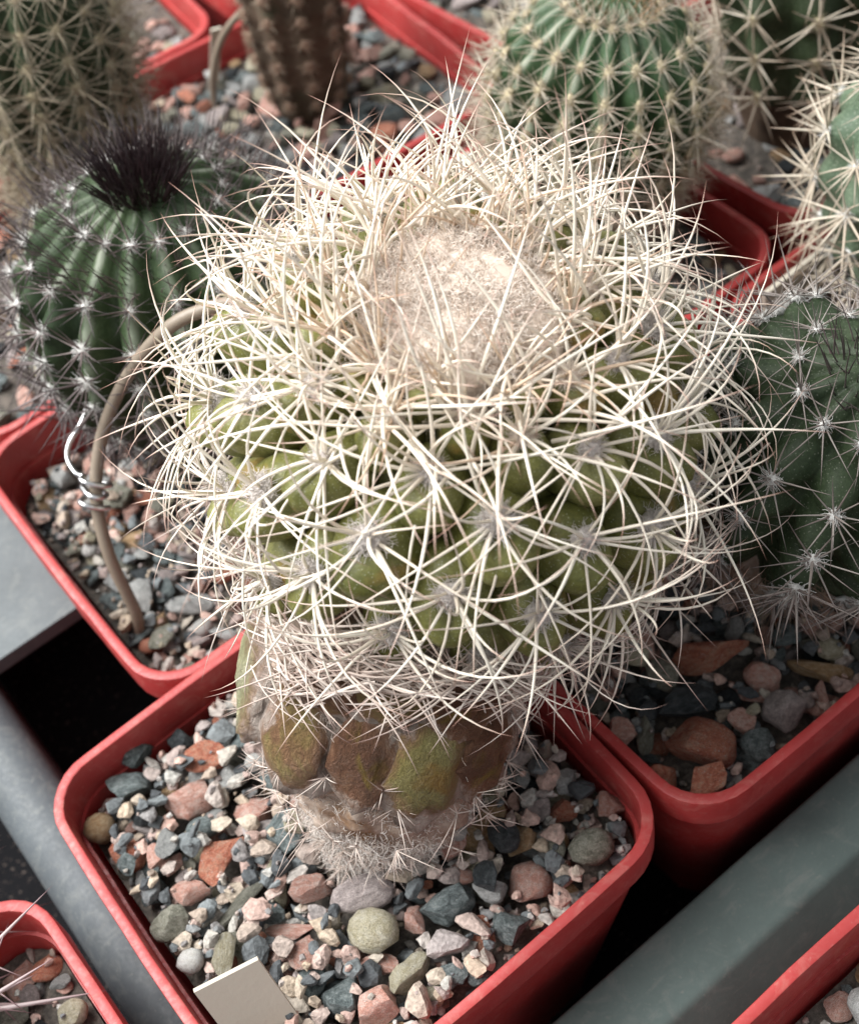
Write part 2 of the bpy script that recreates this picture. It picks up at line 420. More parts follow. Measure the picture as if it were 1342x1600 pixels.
def fill_pot(loc, rz, label, n_big, n_small, seed, level=-.95, hole=None, half=2.74, grit=900, named=(), special=(), clip=None):
    R = random.Random(seed)
    t = thing('gravel_bed', label, 'gravel', (loc[0], loc[1], level-.5+(loc[2] if len(loc) > 2 else 0)), 'gravel top dressing in the pots', rz)
    z0 = .0      # local: soil surface ~ .5
    G = .06; N = int(2*half/G)+1
    xs = np.linspace(-half, half, N); X, Y = np.meshgrid(xs, xs, indexing='ij')
    Hm = .42+.10*np.sin(X*1.7+seed)*np.cos(Y*1.4+seed*.7)+.04*np.sin(X*4+Y*3.3)
    soil = MB(); V = []; F = []
    m = 25
    for i in range(m):
        for j in range(m):
            x = -half+2*half*i/(m-1); y = -half+2*half*j/(m-1)
            q = half-.55
            if abs(x) > q and abs(y) > q:
                dx, dy = abs(x)-q, abs(y)-q; L = math.hypot(dx, dy)
                if L > .55: x = math.copysign(q+dx/L*.55, x); y = math.copysign(q+dy/L*.55, y)
            V.append((x, y, .42+.10*math.sin(x*1.7+seed)*math.cos(y*1.4+seed*.7)+.05*noise.noise(Vector((x*3, y*3, seed)))))
    for i in range(m-1):
        for j in range(m-1): F.append((i*m+j, (i+1)*m+j, (i+1)*m+j+1, i*m+j+1))
    soil.add(V, F); link('soil', soil.mesh('soil'), M_SOIL, t)
    if hole: Hm[(X-hole[0])**2+(Y-hole[1])**2 < hole[2]**2] = 9
    def inside(x, y, r):
        q = half-.6
        if max(abs(x), abs(y)) > half-r: return False
        if abs(x) > q and abs(y) > q: return math.hypot(abs(x)-q, abs(y)-q) < .62-r*.7
        return True
    jobs = []
    for i in range(n_big): jobs.append(('b', R.uniform(.14, .28)*(1.3 if R.random() < .12 else 1)))
    for i in range(n_small): jobs.append(('s', R.uniform(.075, .16)))
    for i in range(n_small//8): jobs.append(('w', R.choice([.06, .075, .09, .13])*R.uniform(.85, 1.2)))
    jobs.sort(key=lambda j: -j[1]+R.uniform(-.10, .10))
    jobs = [('x',)+tuple(s) for s in special]+jobs
    gm = MB()
    def rest(x, y, a, b, c, ps):
        i0 = max(0, int((x-a+half)/G)); i1 = min(N, int((x+a+half)/G)+2); j0 = max(0, int((y-a+half)/G)); j1 = min(N, int((y+a+half)/G)+2)
        dx = X[i0:i1, j0:j1]-x; dy = Y[i0:i1, j0:j1]-y
        ca, sa = math.cos(ps), math.sin(ps); uu = (dx*ca+dy*sa)/a; vv = (-dx*sa+dy*ca)/b
        rr = uu*uu+vv*vv; mk = rr < .9
        if not mk.any(): return None
        s = c*np.sqrt(np.clip(1-rr, 0, 1)); h = Hm[i0:i1, j0:j1]
        z = (h[mk]+s[mk]).max()
        return z, (i0, i1, j0, j1), mk, s
    objs = 0
    for jb in jobs:
        kind = jb[0]
        if kind == 'x':
            _, x, y, a, b, c, ps, key, lab, var = jb; cand = [(x, y, a, b, c, ps)]
        else:
            a = jb[1]; el = R.uniform(.62, .95); b = a*el; c = b*R.uniform(.42, .8)
            if kind == 'w': b = a*R.uniform(.8, 1); c = b*.85
            elif R.random() < .16: b = a*R.uniform(.36, .5); c = b*.8; a *= 1.2; b *= 1.2
            cand = []
            for k in range(7):
                for _ in range(12):
                    x = R.uniform(-half, half); y = R.uniform(-half, half)
                    if inside(x, y, a*.95): break
                else: continue
                if clip and not clip(x, y): continue
                cand.append((x, y, a, b, c, R.uniform(0, math.pi)))
        best = None
        for q in (cand if kind != 'w' else cand[:1]):
            r = rest(*q)
            if r and (best is None or r[0]+q[4]*.2 < best[1][0]+best[0][4]*.2) and r[0] < 8: best = (q, r)
        if not best: continue
        (x, y, a, b, c, ps), (z, (i0, i1, j0, j1), mk, s) = best
        z -= c*.22
        if kind == 'x': z += .24
        h = Hm[i0:i1, j0:j1]; h[mk] = np.maximum(h[mk], z+s[mk]*.92)
        if kind == 'x': h[mk & (s > c*.5)] = 9
        key = jb[7] if kind == 'x' else None
        small = a < .135
        if key is None:
            key = R.choice(MIX) if kind != 'w' else R.choice(['white', 'white', 'cream'])
            if key == 'white' and kind != 'w': key = 'mauve'
        rounded_ = key in ('white',) or R.random() < .07
        var = R.randrange(12, 16) if rounded_ else R.randrange(12)
        if kind == 'x' and jb[9] is not None: var = jb[9]
        tilt = Matrix.Rotation(R.gauss(0, .22), 4, 'X') @ Matrix.Rotation(R.gauss(0, .22), 4, 'Y')
        flip = Matrix.Rotation(R.choice([0, math.pi]), 4, 'X')
        mt = Matrix.Translation((x, y, z)) @ Matrix.Rotation(ps, 4, 'Z') @ tilt @ Matrix.Diagonal((a*1.04, b*1.04, c*1.04, 1)) @ flip
        if objs < (298 if kind != 's' else 240):
            o = link('stone', STM[var], STONE[key], t, mt, slot=True); objs += 1
            if kind == 'x' and jb[8]: o['label'] = jb[8]
        else:
            v, f = GRIT2[R.randrange(5)]; vv = np.array([(mt @ Vector(p))[:] for p in v]); gm.add(vv, f, 0, R.random()*.88)
    for i in range(grit):
        x = R.uniform(-half, half); y = R.uniform(-half, half)
        if not inside(x, y, .05): continue
        a = R.uniform(.025, .07); hh = Hm[min(N-1, int((x+half)/G)), min(N-1, int((y+half)/G))]
        if hh > 8: continue
        if hh > .85 and R.random() < .8: continue
        v, f = GRIT[R.randrange(5)]
        rot = np.array(Matrix.Rotation(R.uniform(0, 6.28), 3, Vector((R.gauss(0, 1), R.gauss(0, 1), R.gauss(0, 1)+.01))))
        gm.add((v*np.array([a, a*.8, a*.7]))@rot.T+np.array([x, y, hh+a*.3]), f, 0, R.random())
    if gm.n: link('fine_grit', gm.mesh('fine_grit', False), M_GRIT, t, kind='stuff')
    return t

# ------------------------------------------------------------------ spines and wool
def spine_pts(p, d, n, L, bend, side, lat, seg=8):
    """curved spine from p along d, bending toward -n by bend radians and sideways by lat"""
    d = np.array(d, float); P = [np.array(p, float)]; n = np.asarray(n)
    for i in range(seg):
        w = (i+.5)/seg
        d = unit(d-n*(bend/seg)*(.6+.8*w)+side*(lat/seg))
        P.append(P[-1]+d*L/seg)
    return np.array(P)
def spine_rad(r, seg=8):
    t = np.linspace(0, 1, seg+1)
    return r*np.clip(1.18*(1-t**1.5), .02, 1.2)
def hair(mb, p, d, L, r, R, curl=.8, seg=3, c=0.):
    P = [np.array(p)]; d = unit(d)
    for i in range(seg):
        d = unit(d+R.normal(size=3)*curl*.5); P.append(P[-1]+d*L/seg)
    mb.tube(P, np.linspace(r, r*.4, seg+1), 3, c=c, tip=False)
def tuft_mesh(seed, rx, ry, rz, nh, L, r, name):
    R = np.random.default_rng(seed); mb = MB(); v, f = ICO2
    v = v.copy()*np.array([rx, ry, rz]); v *= (1+.15*R.normal(size=(len(v), 1))*.5)
    mb.add(v, f, 0, .3)
    for i in range(nh):
        d = unit(R.normal(size=3)*np.array([1, 1, .7])+np.array([0, 0, .45])); p = d*np.array([rx, ry, rz])*.9
        hair(mb, p, d+R.normal(size=3)*.5, L*R.uniform(.5, 1.2), r, R, 1.1, 3, R.random())
    me = mb.mesh(name); return me
def cluster_mesh(seed, nrad, L, ncen, Lc, r, elev, bend=.2, name='spine_cluster', up=0.):
    R = np.random.default_rng(seed); mb = MB(); n = np.array([0, 0, 1.])
    for i in range(nrad):
        a = 2*math.pi*(i+R.uniform(-.3, .3))/nrad; e = math.radians(elev+R.uniform(-14, 14))
        d = np.array([math.cos(a)*math.cos(e), math.sin(a)*math.cos(e)+up, math.sin(e)])
        mb.tube(spine_pts((0, 0, 0), unit(d), n, L*R.uniform(.7, 1.15), bend*R.uniform(-.2, 1.5), np.array([-math.sin(a), math.cos(a), 0]), R.uniform(-.2, .2), 4), spine_rad(r, 4), 4, c=R.random()*.8)
    for i in range(ncen):
        d = unit(n*1.2+R.normal(size=3)*.55+np.array([0, up, 0]))
        mb.tube(spine_pts((0, 0, 0), d, n, Lc*R.uniform(.7, 1.2), 0, n*0, 0, 4), spine_rad(r*1.25, 4), 4, c=R.random()*.5)
    return mb.mesh(name)

# ------------------------------------------------------------------ background cacti
def ribbed_cactus(label, base, crown, prof, nribs, depth, rows, skin, tuft, clusters, spine_mat, wool_mat, seed, phase=0, sharp=.75, notch=.05, s0=.0, lowmat=None, lowfrac=.0, skip_low=0., start=.97, end=.2):
    """prof: list of (fraction base->crown, radius); straight axis from base to crown"""
    R = random.Random(seed)
    base = np.array(base, float); crown = np.array(crown, float)
    ax = crown-base; Lg = np.linalg.norm(ax); ax /= Lg
    e1 = unit(np.cross(ax, [0.3, 1, .1])); e2 = np.cross(ax, e1)
    t = thing('cactus', label, 'cactus', tuple(base), 'potted cacti')
    fr = np.array([p[0] for p in prof]); rr = np.array([p[1] for p in prof])
    # smooth resample
    s = np.linspace(0, 1, 300); 
    def rad(x): return np.interp(x, fr, rr)
    raw = rad(s); 
    ker = np.hanning(17); ker /= ker.sum(); pad = np.concatenate([np.full(8, raw[0]), raw, np.linspace(raw[-1], 0, 8)]); sm = np.convolve(pad, ker, 'valid')
    def rs(x): return np.interp(x, s, sm)
    nseg = nribs*8; ns = 56
    sv = np.linspace(0, 1, ns)
    step = (start-end)/max(1, rows)
    def rib(phi, f, x):
        w = abs(math.cos((phi-phase)*nribs/2))
        d = depth*min(1, max(0, (x-.08)/.18))
        nt_ = notch*math.cos((x-start)/step*2*math.pi)*w if x > .2 else 0
        return f*(1-d*(1-w**sharp)+nt_)
    V = []; F = []; CR = []
    for i, x in enumerate(sv):
        f = rs(x)
        for j in range(nseg):
            ph = 2*math.pi*j/nseg
            q = rib(ph, f, x)*(1+.02*noise.noise(Vector((math.cos(ph)*2, math.sin(ph)*2, x*4+seed))))
            V.append(ax*x*Lg+(e1*math.cos(ph)+e2*math.sin(ph))*q); CR.append(abs(math.cos((ph-phase)*nribs/2))**2)
    for i in range(ns-1):
        for j in range(nseg):
            k = (j+1) % nseg; F.append((i*nseg+j, i*nseg+k, (i+1)*nseg+k, (i+1)*nseg+j))
    V.append(ax*Lg*.995); CR.append(0); ci = len(V)-1
    for j in range(nseg): F.append(((ns-1)*nseg+j, (ns-1)*nseg+(j+1) % nseg, ci))
    mb = MB()
    if lowmat is not None:
        cut = int(lowfrac*(ns-1))
        lo = [q for q in F if max(q) < (cut+1)*nseg]; hi = [q for q in F if max(q) >= (cut+1)*nseg]
        m1 = MB(); m1.add(V, hi, 0, CR); link('body', m1.mesh('body'), skin, t)
        m2 = MB(); m2.add(V, lo); link('corky_base', m2.mesh('corky_base'), lowmat, t)
    else:
        mb.add(V, F, 0, CR); link('body', mb.mesh('body'), skin, t)
    for k in range(nribs):
        ph = phase+2*math.pi*k/nribs
        for m in range(rows):
            x = start-step*(m+(.5 if k % 2 else 0)*s0)
            if x < end-.02: continue
            f = rs(x)*(1+notch)
            df = (rs(x+.01)-rs(x-.01))/(.02*Lg)
            rd = e1*math.cos(ph)+e2*math.sin(ph); n = unit(rd-ax*df); sd = unit(np.cross(ax, rd)); up = np.cross(n, sd)
            p = ax*x*Lg+rd*f
            sc = .62+.38*min(1, (1-x)/.3)
            mt = frame(p, sd, up, n, sc*R.uniform(.85, 1.12)) 
            ar = link('areole', tuft[R.randrange(len(tuft))], wool_mat, t, mt, slot=True)
            if R.random() >= skip_low or x > .5:
                link('spine_cluster', clusters[R.randrange(len(clusters))], spine_mat, ar, Matrix.Rotation(R.uniform(-.5, .5), 4, 'Z'), slot=True)
    t['_x'] = 0; del t['_x']
    return t, ax, e1, e2, Lg, rs

def crown_tuft(t, ax, e1, e2, Lg, n, rad, L, r, mat, seed, name='crown_spines', spread=.5, back=.0, c0=0.):
    R = np.random.default_rng(seed); mb = MB()
    for i in range(n):
        a = R.uniform(0, 6.283); q = rad*math.sqrt(R.random())
        p = ax*(Lg*.97-back)+(e1*math.cos(a)+e2*math.sin(a))*q
        d = unit(ax+(e1*math.cos(a)+e2*math.sin(a))*q/rad*spread+R.normal(size=3)*.18)
        mb.tube(spine_pts(p, d, ax, L*R.uniform(.55, 1.15), R.uniform(-.1, .35), e1, R.uniform(-.2, .2), 4), spine_rad(r, 4), 4, c=c0+R.random()*.5)
    return link(name, mb.mesh(name), mat, t, kind='stuff')

# ------------------------------------------------------------------ place pots, gravel
POTS = {
 'main':  ((0, 0), 0., 'red square pot holding the large ivory-spined cactus'),
 'right': ((6.10, -.22), 0., 'red square pot holding the blackish green cactus beside the green-grey rail'),
 'left':  ((1.97, 6.02), 0., 'red square pot with the curved brown stick, beside the pale grey shelf'),
 'back':  ((8.38, 6.05), 0., 'red square pot behind the ivory-spined cactus, holding the cream-ribbed green cactus'),
 'col':   ((8.35, 12.95), -.09, 'red square pot holding the bare brown columnar cactus'),
 'leftb': ((2.1, 12.15), .02, 'red square pot holding the shabby cactus with straw-coloured spines'),
 'rr':    ((12.42, -.05), 0., 'red square pot holding the bluish cactus and the wide beige tag'),
 'rrb':   ((14.8, 6.25), .02, 'red square pot holding the dark cactus with big pale stars of spines'),
 'far':   ((14.75, 13.0), .05, 'red square pot of gravel behind the cream-ribbed green cactus'),
 'tl':  ((5.75, 19.35), -.09, 'red square pot of gravel behind the shabby straw-spined cactus'),
 'farl':    ((12.2, 19.3), -.05, 'red square pot of gravel behind the bare brown columnar cactus'),
 'bl':    ((-6.62, -1.0), 0., 'red square pot with the purple-tipped long spines, across the rounded tray edge'),
 'br':    ((3.2, -8.08), 0., 'red square pot with a frayed whitish rim, across the green-grey rail'),
}
for i, (k, (xy, rz, lab)) in enumerate(POTS.items()):
    make_pot(xy, rz, lab, bow=.05 if k == 'main' else .03, rough_edge=.03 if k == 'br' else 0, seed=i)

sp_main = []
def sp(px, py, a, b, c, ps, key, lab, var=None, z=-.6):
    p = at_px(px, py, z); sp_main.append((p.x, p.y, a*.88, b*.88, c*.88, ps, key, lab, var))
A0 = math.atan2(cr.y, cr.x)     # image-right direction on the ground
sp(158, 1295, .25, .24, .20, A0, 'tan', 'smooth tan rounded stone', 13)
sp(347, 1340, .42, .26, .14, A0+.9, 'rust', 'flat angular terracotta stone', 3)
sp(300, 1398, .30, .19, .13, A0-.1, 'pink', None, 4)
sp(586, 1462, .38, .32, .26, A0-.4, 'cream', 'lumpy pale cream stone with dark pits', 14)
sp(648, 1440, .28, .15, .13, A0+1.9, 'pink', None, 5)
sp(700, 1420, .40, .26, .2, A0+.3, 'slate', 'blue-grey angular stone', 6)
sp(825, 1380, .33, .28, .24, A0+.2, 'pink', None, 7)
sp(645, 1525, .40, .22, .2, A0+1.2, 'cream', None, 8)
sp(690, 1520, .30, .28, .2, A0+1., 'pink', None, 9)
sp(452, 1458, .38, .12, .10, A0-.1, 'pink', 'long thin salmon pink stone', 10)
sp(570, 1405, .46, .26, .2, A0+.3, 'mauve', None, 2)
sp(205, 1235, .34, .26, .2, A0+.2, 'slate', None, 1)
sp(215, 1180, .26, .24, .2, A0+.6, 'slate', None, 11)
sp(290, 1165, .25, .2, .18, A0, 'dark', None, 4)
sp(302, 1508, .19, .18, .17, A0, 'white', 'round white perlite bead', 12)
sp(130, 1215, .14, .12, .12, A0+1, 'white', None, 15)
sp(300, 1255, .40, .28, .2, A0+.3, 'pink', None, 6)
sp(400, 1270, .3, .25, .2, A0+.4, 'pink', None, 0)
sp(270, 1450, .28, .24, .18, A0+.2, 'olive', None, 2)
sp(365, 1425, .55, .13, .12, A0+.75, 'olive', 'long thin greyish stone', 9)
sp(800, 1450, .26, .24, .2, A0, 'slate', None, 3)
sp(490, 1395, .34, .2, .17, A0+.1, 'pink', None, 11)
sp(925, 1330, .33, .26, .2, A0+.3, 'olive', None, 13)
sp(880, 1270, .2, .17, .13, A0, 'rust', None, 8)
sp(950, 1260, .22, .2, .15, A0+.6, 'pink', None, 5)

fill_pot((0, 0), 0, 'pink, grey and cream gravel around the corky stem of the ivory-spined cactus', 262, 520, 3, hole=(.1, -.18, .64), grit=1400, level=-.82, special=sp_main)
sp_r = []
for (px, py, a, b, c, ps, key, lab, var) in ((1105, 1022, .55, .24, .22, A0, 'rust', 'big dark red stone', 3), (1095, 1165, .44, .36, .26, A0-.1, 'rust', 'large brick red stone', 7),
      (1160, 1150, .34, .26, .2, A0+.5, 'pink', None, 5), (1100, 1228, .3, .24, .2, A0+.2, 'rust', None, 1), (1190, 1055, .25, .2, .17, A0-.4, 'pink', None, 2), (1280, 1040, .42, .17, .15, A0-.4, 'tan', None, 9),
      (1070, 1100, .40, .22, .16, A0+.3, 'dark', None, 6), (1225, 1110, .3, .26, .2, A0, 'mauve', None, 4), (970, 1140, .2, .2, .15, A0, 'pink', None, 0), (1035, 1220, .24, .2, .2, A0-.6, 'rust', None, 10)):
    p = at_px(px, py, -.6); sp_r.append((p.x-6.10, p.y+.22, a, b, c, ps, key, lab, var))
fill_pot((6.10, -.22), 0, 'red and dark gravel beneath the blackish green cactus', 230, 260, 5, special=sp_r, level=-.9, grit=500, hole=(.85, -.13, .8))
fill_pot((1.97, 6.02), 0, 'brownish gravel beneath the black-tufted cactus', 190, 320, 7, level=-.95, grit=900, hole=(.38, 1.23, .9))
fill_pot((8.38, 6.12), 0, 'gravel beneath the cream-ribbed green cactus', 130, 60, 9, level=-.62, grit=150)
fill_pot((8.35, 12.95), -.09, 'gravel beneath the bare brown columnar cactus', 200, 80, 10, level=-.62, grit=150)
fill_pot((2.1, 12.15), .02, 'gravel beneath the shabby cactus with straw-coloured spines', 130, 60, 12, level=-.62, grit=100)
fill_pot((12.42, -.05), 0, 'gravel beneath the bluish cactus', 120, 50, 13, level=-.62, grit=100)
fill_pot((14.8, 6.25), .02, 'gravel beneath the dark cactus with big pale stars of spines', 110, 40, 14, level=-.62, grit=80)
fill_pot((14.75, 13.0), .05, 'gravel in the far pot behind the cream-ribbed green cactus', 110, 40, 15, level=-.62, grit=80)
fill_pot((12.2, 19.3), -.05, 'gravel in the far pot behind the bare brown columnar cactus', 150, 40, 16, level=-.62, grit=80)
fill_pot((5.75, 19.35), -.09, 'gravel in the far pot behind the shabby straw-spined cactus', 110, 40, 17, level=-.62, grit=80)
fill_pot((-6.62, -1.0), 0, 'grey gravel under the purple-tipped long spines', 130, 160, 18, grit=300)
fill_pot((3.2, -8.08), 0, 'gravel in the pot with a frayed whitish rim', 120, 140, 19, grit=300)

# ------------------------------------------------------------------ the main cactus
HC = np.array([3.33, 1.08, 3.72]); HA = unit([.04, -.19, .98])
E1 = unit(np.cross(HA, [0, 1, 0])); E2 = np.cross(HA, E1)
RH, RV = 2.32, 2.10
main = thing('cactus', 'large round cactus under a tangle of curved ivory spines with woolly crown and corky stem', 'cactus', (0.0, -.2, -1.2), 'potted cacti')
MO = np.array([0.0, -.2, -1.2])
def head(th, ph, h=0.):
    rd = E1*math.cos(ph)+E2*math.sin(ph)
    n = unit(rd*math.sin(th)/RH+HA*math.cos(th)/RV)
    return HC+rd*RH*math.sin(th)+HA*RV*math.cos(th)+n*h, n, rd
# core
v, f = ICO3
V = HC-MO+np.outer(v[:, 0]*RH*.93, E1)+np.outer(v[:, 1]*RH*.93, E2)+np.outer(v[:, 2]*RV*.95, HA)
mb = MB(); mb.add(V, f); link('body', mb.mesh('body'), M_TUB, main)
# tubercle shapes
def tubercle_mesh(seed):
    v, f = ICO3; out = []
    for p in v:
        x, y, z = p
        # superellipse-ish footprint; chin pulled down and out
        zz = z*.62*(1+.34*math.exp(-((y+.35)/.45)**2))
        if y > .25: zz *= 1-.35*(y-.25)
        yy = y*.57-.10*max(0, z)*max(0, .6-y)
        xx = x*.49*(1-.10*max(0, y))*(1-.06*max(0, -y))
        k = 1+.05*noise.noise(Vector((x*1.6+seed, y*1.6, z*1.6)))
        # areole dimple
        dd = math.exp(-((x/.30)**2+((y-.42)/.28)**2)) if z > 0 else 0
        out.append((xx*k, yy*k, zz*k-.10*dd))
    mb = MB(); mb.add(np.array(out), f); return mb.mesh('tubercle')
TUB = [tubercle_mesh(i*5.3) for i in range(4)]
TUFT = [tuft_mesh(40+i, .165, .14, .125, 260, .17, .0058, 'areole_wool') for i in range(4)]

sp_rest = MB(); sp_dry = MB()
cand = []
th = math.radians(24); i = 0; gold = math.pi*(3-math.sqrt(5))
camv = np.array(CAMP[:])
AR = np.random.default_rng(5)
def clear_body(P, h=.30):
    for k in range(1, len(P)):
        q = P[k]-HC; a = q@HA; rdv = q-a*HA; rr = np.linalg.norm(rdv)
        val = math.sqrt((rr/(RH+h))**2+(a/(RV+h))**2)
        if val < 1: P[k] = HC+q/val
    return P
while th < math.radians(117):
    deg = math.degrees(th)
    k = min(1., .52+.48*(deg-22)/34)
    a_cell = .76*k*k
    ph = i*gold+.6
    p, n, rd = head(th, ph, .02)
    sd = unit(np.cross(HA, rd)); up = np.cross(n, sd)
    jit = AR.uniform(-.12, .12)
    sd, up = sd*math.cos(jit)+up*math.sin(jit), up*math.cos(jit)-sd*math.sin(jit)
    mt = frame(p-MO, sd, up, n, k*AR.uniform(.87, 1.0))
    tb = link('tubercle', TUB[i % 4], M_TUB, main, mt)
    zt = .46
    ak = (1.0 if deg > 45 else 1.25)*AR.uniform(.85, 1.2)
    arole = link('areole_wool', TUFT[i % 4], M_WGREY if deg > 42 else M_WCROWN, tb, Matrix.Translation((0, .27, zt)) @ Matrix.Diagonal((ak, ak, ak, 1)), slot=True)
    ap = np.array((mt @ Vector((0, .27, zt+.03)))[:])+MO
    facing = unit(camv-ap)@n
    dry = deg > 100
    nrad = int(AR.integers(11, 15)) if deg < 100 else int(AR.integers(15, 20))
    if deg < 42: nrad = int(AR.integers(8, 11))
    ncen = 2 if deg > 50 else 4
    for j in range(nrad+ncen):
        cen = j >= nrad
        ps = 2*math.pi*(j+AR.uniform(-.7, .7))/nrad if not cen else AR.uniform(0, 6.283)
        tdir = sd*math.cos(ps)+up*math.sin(ps)
        if cen:
            el = math.radians(AR.uniform(40, 75)); L = AR.uniform(1.1, 1.85); bd = AR.uniform(.3, 1.2); r = .021
        else:
            el = math.radians(AR.uniform(22, 56)); L = AR.uniform(1.2, 2.3); bd = AR.uniform(.5, 1.6); r = AR.uniform(.014, .0215)
        if deg < 42: el = math.radians(AR.uniform(30, 75)); L *= .85; bd *= .6
        if deg < 30: L *= .7
        if dry: L *= .85; r *= .78; bd *= 1.1
        d = tdir*math.cos(el)+n*math.sin(el)
        sidev = np.cross(n, tdir)
        P = spine_pts(ap+tdir*.05, d, n, L, bd, sidev, AR.uniform(-1.0, 1.0), 9)
        P = clear_body(P, .42)
        c = (AR.uniform(0, .40)**1.3 if deg > 42 else AR.choice([.0, .1, .25, .5, .9]))
        vis = facing+.3*(1 if cen else 0)
        cand.append((vis, P, spine_rad(r, 9), c, tb, mt, dry))
    dcos = a_cell/(2*math.pi*RH*RV*1.12)
    th = math.acos(max(-1, math.cos(th)-dcos)); i += 1
cand.sort(key=lambda q: -q[0])
for idx, (vis, P, rad, c, tb, mt, dry) in enumerate(cand):
    if idx < 298:
        inv = mt.inverted(); Q = [(inv @ Vector(p-MO))[:] for p in P]
        sc = mt.to_scale()[0]
        mb = MB(); mb.tube(Q, rad/sc, 6, c=c); link('spine', mb.mesh('spine'), M_SPD if dry else M_SP, tb)
    else:
        (sp_dry if dry else sp_rest).tube(P-MO, rad, 6, c=c)
# long arching spines at the crown rim that sweep over the wool
for j in range(115):
    ph = AR.uniform(0, 6.283); thj = math.radians(AR.uniform(22, 42)); p, n, rd = head(thj, ph, .35)
    tdir = unit(np.cross(n, AR.normal(size=3))); el = AR.uniform(.5, 1.2)
    P = spine_pts(p, tdir*math.cos(el)+n*math.sin(el), n, AR.uniform(1.5, 2.6), AR.uniform(.2, 1.2), np.cross(n, tdir), AR.uniform(-.8, .8), 9)
    sp_rest.tube(clear_body(P, .5)-MO, spine_rad(.021, 9), 6, c=AR.uniform(0, .3))
link('spine_tangle', sp_rest.mesh('spine_tangle'), M_SP, main, kind='stuff')
# crown wool: low dome of matted felt with curls, and young amber spines
mb = MB(); R = np.random.default_rng(77)
v, f = ICO3; keep = v.copy()
cw = []
for p in keep:
    k = 1+.16*noise.noise(Vector(p*2.4))+.12*noise.noise(Vector(p*6))
    cw.append(HC+HA*(RV-.02)+(E1*p[0]*1.12+E2*p[1]*1.12+HA*p[2]*.48)*k-MO)
mb.add(cw, f, 0, .15)
for j in range(8500):
    a = R.uniform(0, 6.283); q = math.sqrt(R.random())*1.26
    z = (.48*math.sqrt(max(0, 1-(q/1.12)**2))+.06*noise.noise(Vector((q*math.cos(a)*3, q*math.sin(a)*3, 5)))) if q < 1.12 else -.12
    rdv = E1*math.cos(a)+E2*math.sin(a)
    p = HC+HA*(RV-.02+z)+rdv*q-MO
    hair(mb, p, HA*.7+rdv*q*.3+R.normal(size=3)*.9, R.uniform(.10, .26), .0055, R, 1.5, 4, R.random())
link('crown_wool', mb.mesh('crown_wool'), M_WCROWN, main)
mb = MB()
for j in range(85):
    a = R.uniform(0, 6.283); q = .25+.95*math.sqrt(R.random())
    rdv = E1*math.cos(a)+E2*math.sin(a); z = .30*math.sqrt(max(0, 1-(q/1.3)**2))
    p = HC+HA*(RV-.02+z)+rdv*q-MO
    d = unit(HA+rdv*q*.35+R.normal(size=3)*.28)
    mb.tube(spine_pts(p, d, HA, R.uniform(.35, 1.2)*(.6+.4*q), R.uniform(-.1, .5), E1, R.uniform(-.3, .3), 5), spine_rad(.013, 5), 5, c=R.uniform(.35, 1))
link('crown_spines', mb.mesh('crown_spines'), M_SP, main, kind='stuff')

# stem
PATH = np.array([[-.02, -.22, -1.25], [.06, -.2, -.75], [.30, -.18, -.32], [.62, -.12, .2], [.95, .08, .9], [1.45, .3, 1.6], [2.1, .55, 2.2], [2.9, .85, 2.7]])
RADS = np.array([.45, .58, .86, 1.18, 1.42, 1.6, 1.75, 1.7])
def stem_at(u):
    k = u*(len(PATH)-1); i0 = int(min(len(PATH)-2, math.floor(k))); t = k-i0
    def cm(a):
        p0 = a[max(0, i0-1)]; p1 = a[i0]; p2 = a[i0+1]; p3 = a[min(len(a)-1, i0+2)]
        return .5*((2*p1)+(-p0+p2)*t+(2*p0-5*p1+4*p2-p3)*t*t+(-p0+3*p1-3*p2+p3)*t**3)
    return cm(PATH), cm(RADS)
mb = MB(); V = []; F = []; ns, na = 90, 96
for i in range(ns):
    c, r = stem_at(i/(ns-1)); c2, _ = stem_at(min(1, i/(ns-1)+.01)); c1, _ = stem_at(max(0, i/(ns-1)-.01))
    T = unit(c2-c1); s1 = unit(np.cross(T, [0, 0, 1]) if abs(T[2]) < .98 else np.cross(T, [0, 1, 0])); s1 = unit(np.array([1, 0, 0])-T*T[0]); s2 = np.cross(T, s1)
    for j in range(na):
        a = 2*math.pi*j/na; d = s1*math.cos(a)+s2*math.sin(a)
        k = 1+.12*noise.noise(Vector(c+d*r)*1.4)+.11*noise.noise(Vector(c+d*r)*3.6)+.06*noise.noise(Vector(c+d*r)*8)
        V.append(c+d*r*k-MO)
for i in range(ns-1):
    for j in range(na): F.append((i*na+j, i*na+(j+1) % na, (i+1)*na+(j+1) % na, (i+1)*na+j))
mb.add(V, F); stem = link('stem', mb.mesh('stem'), M_CORK, main)
def stem_frame(u, a):
    c, r = stem_at(u); c2, _ = stem_at(min(1, u+.01)); c1, _ = stem_at(u-.01); T = unit(c2-c1)
    s1 = unit(np.array([1, 0, 0])-T*T[0]); s2 = np.cross(T, s1)
    d = s1*math.cos(a)+s2*math.sin(a); return c+d*r, d, T
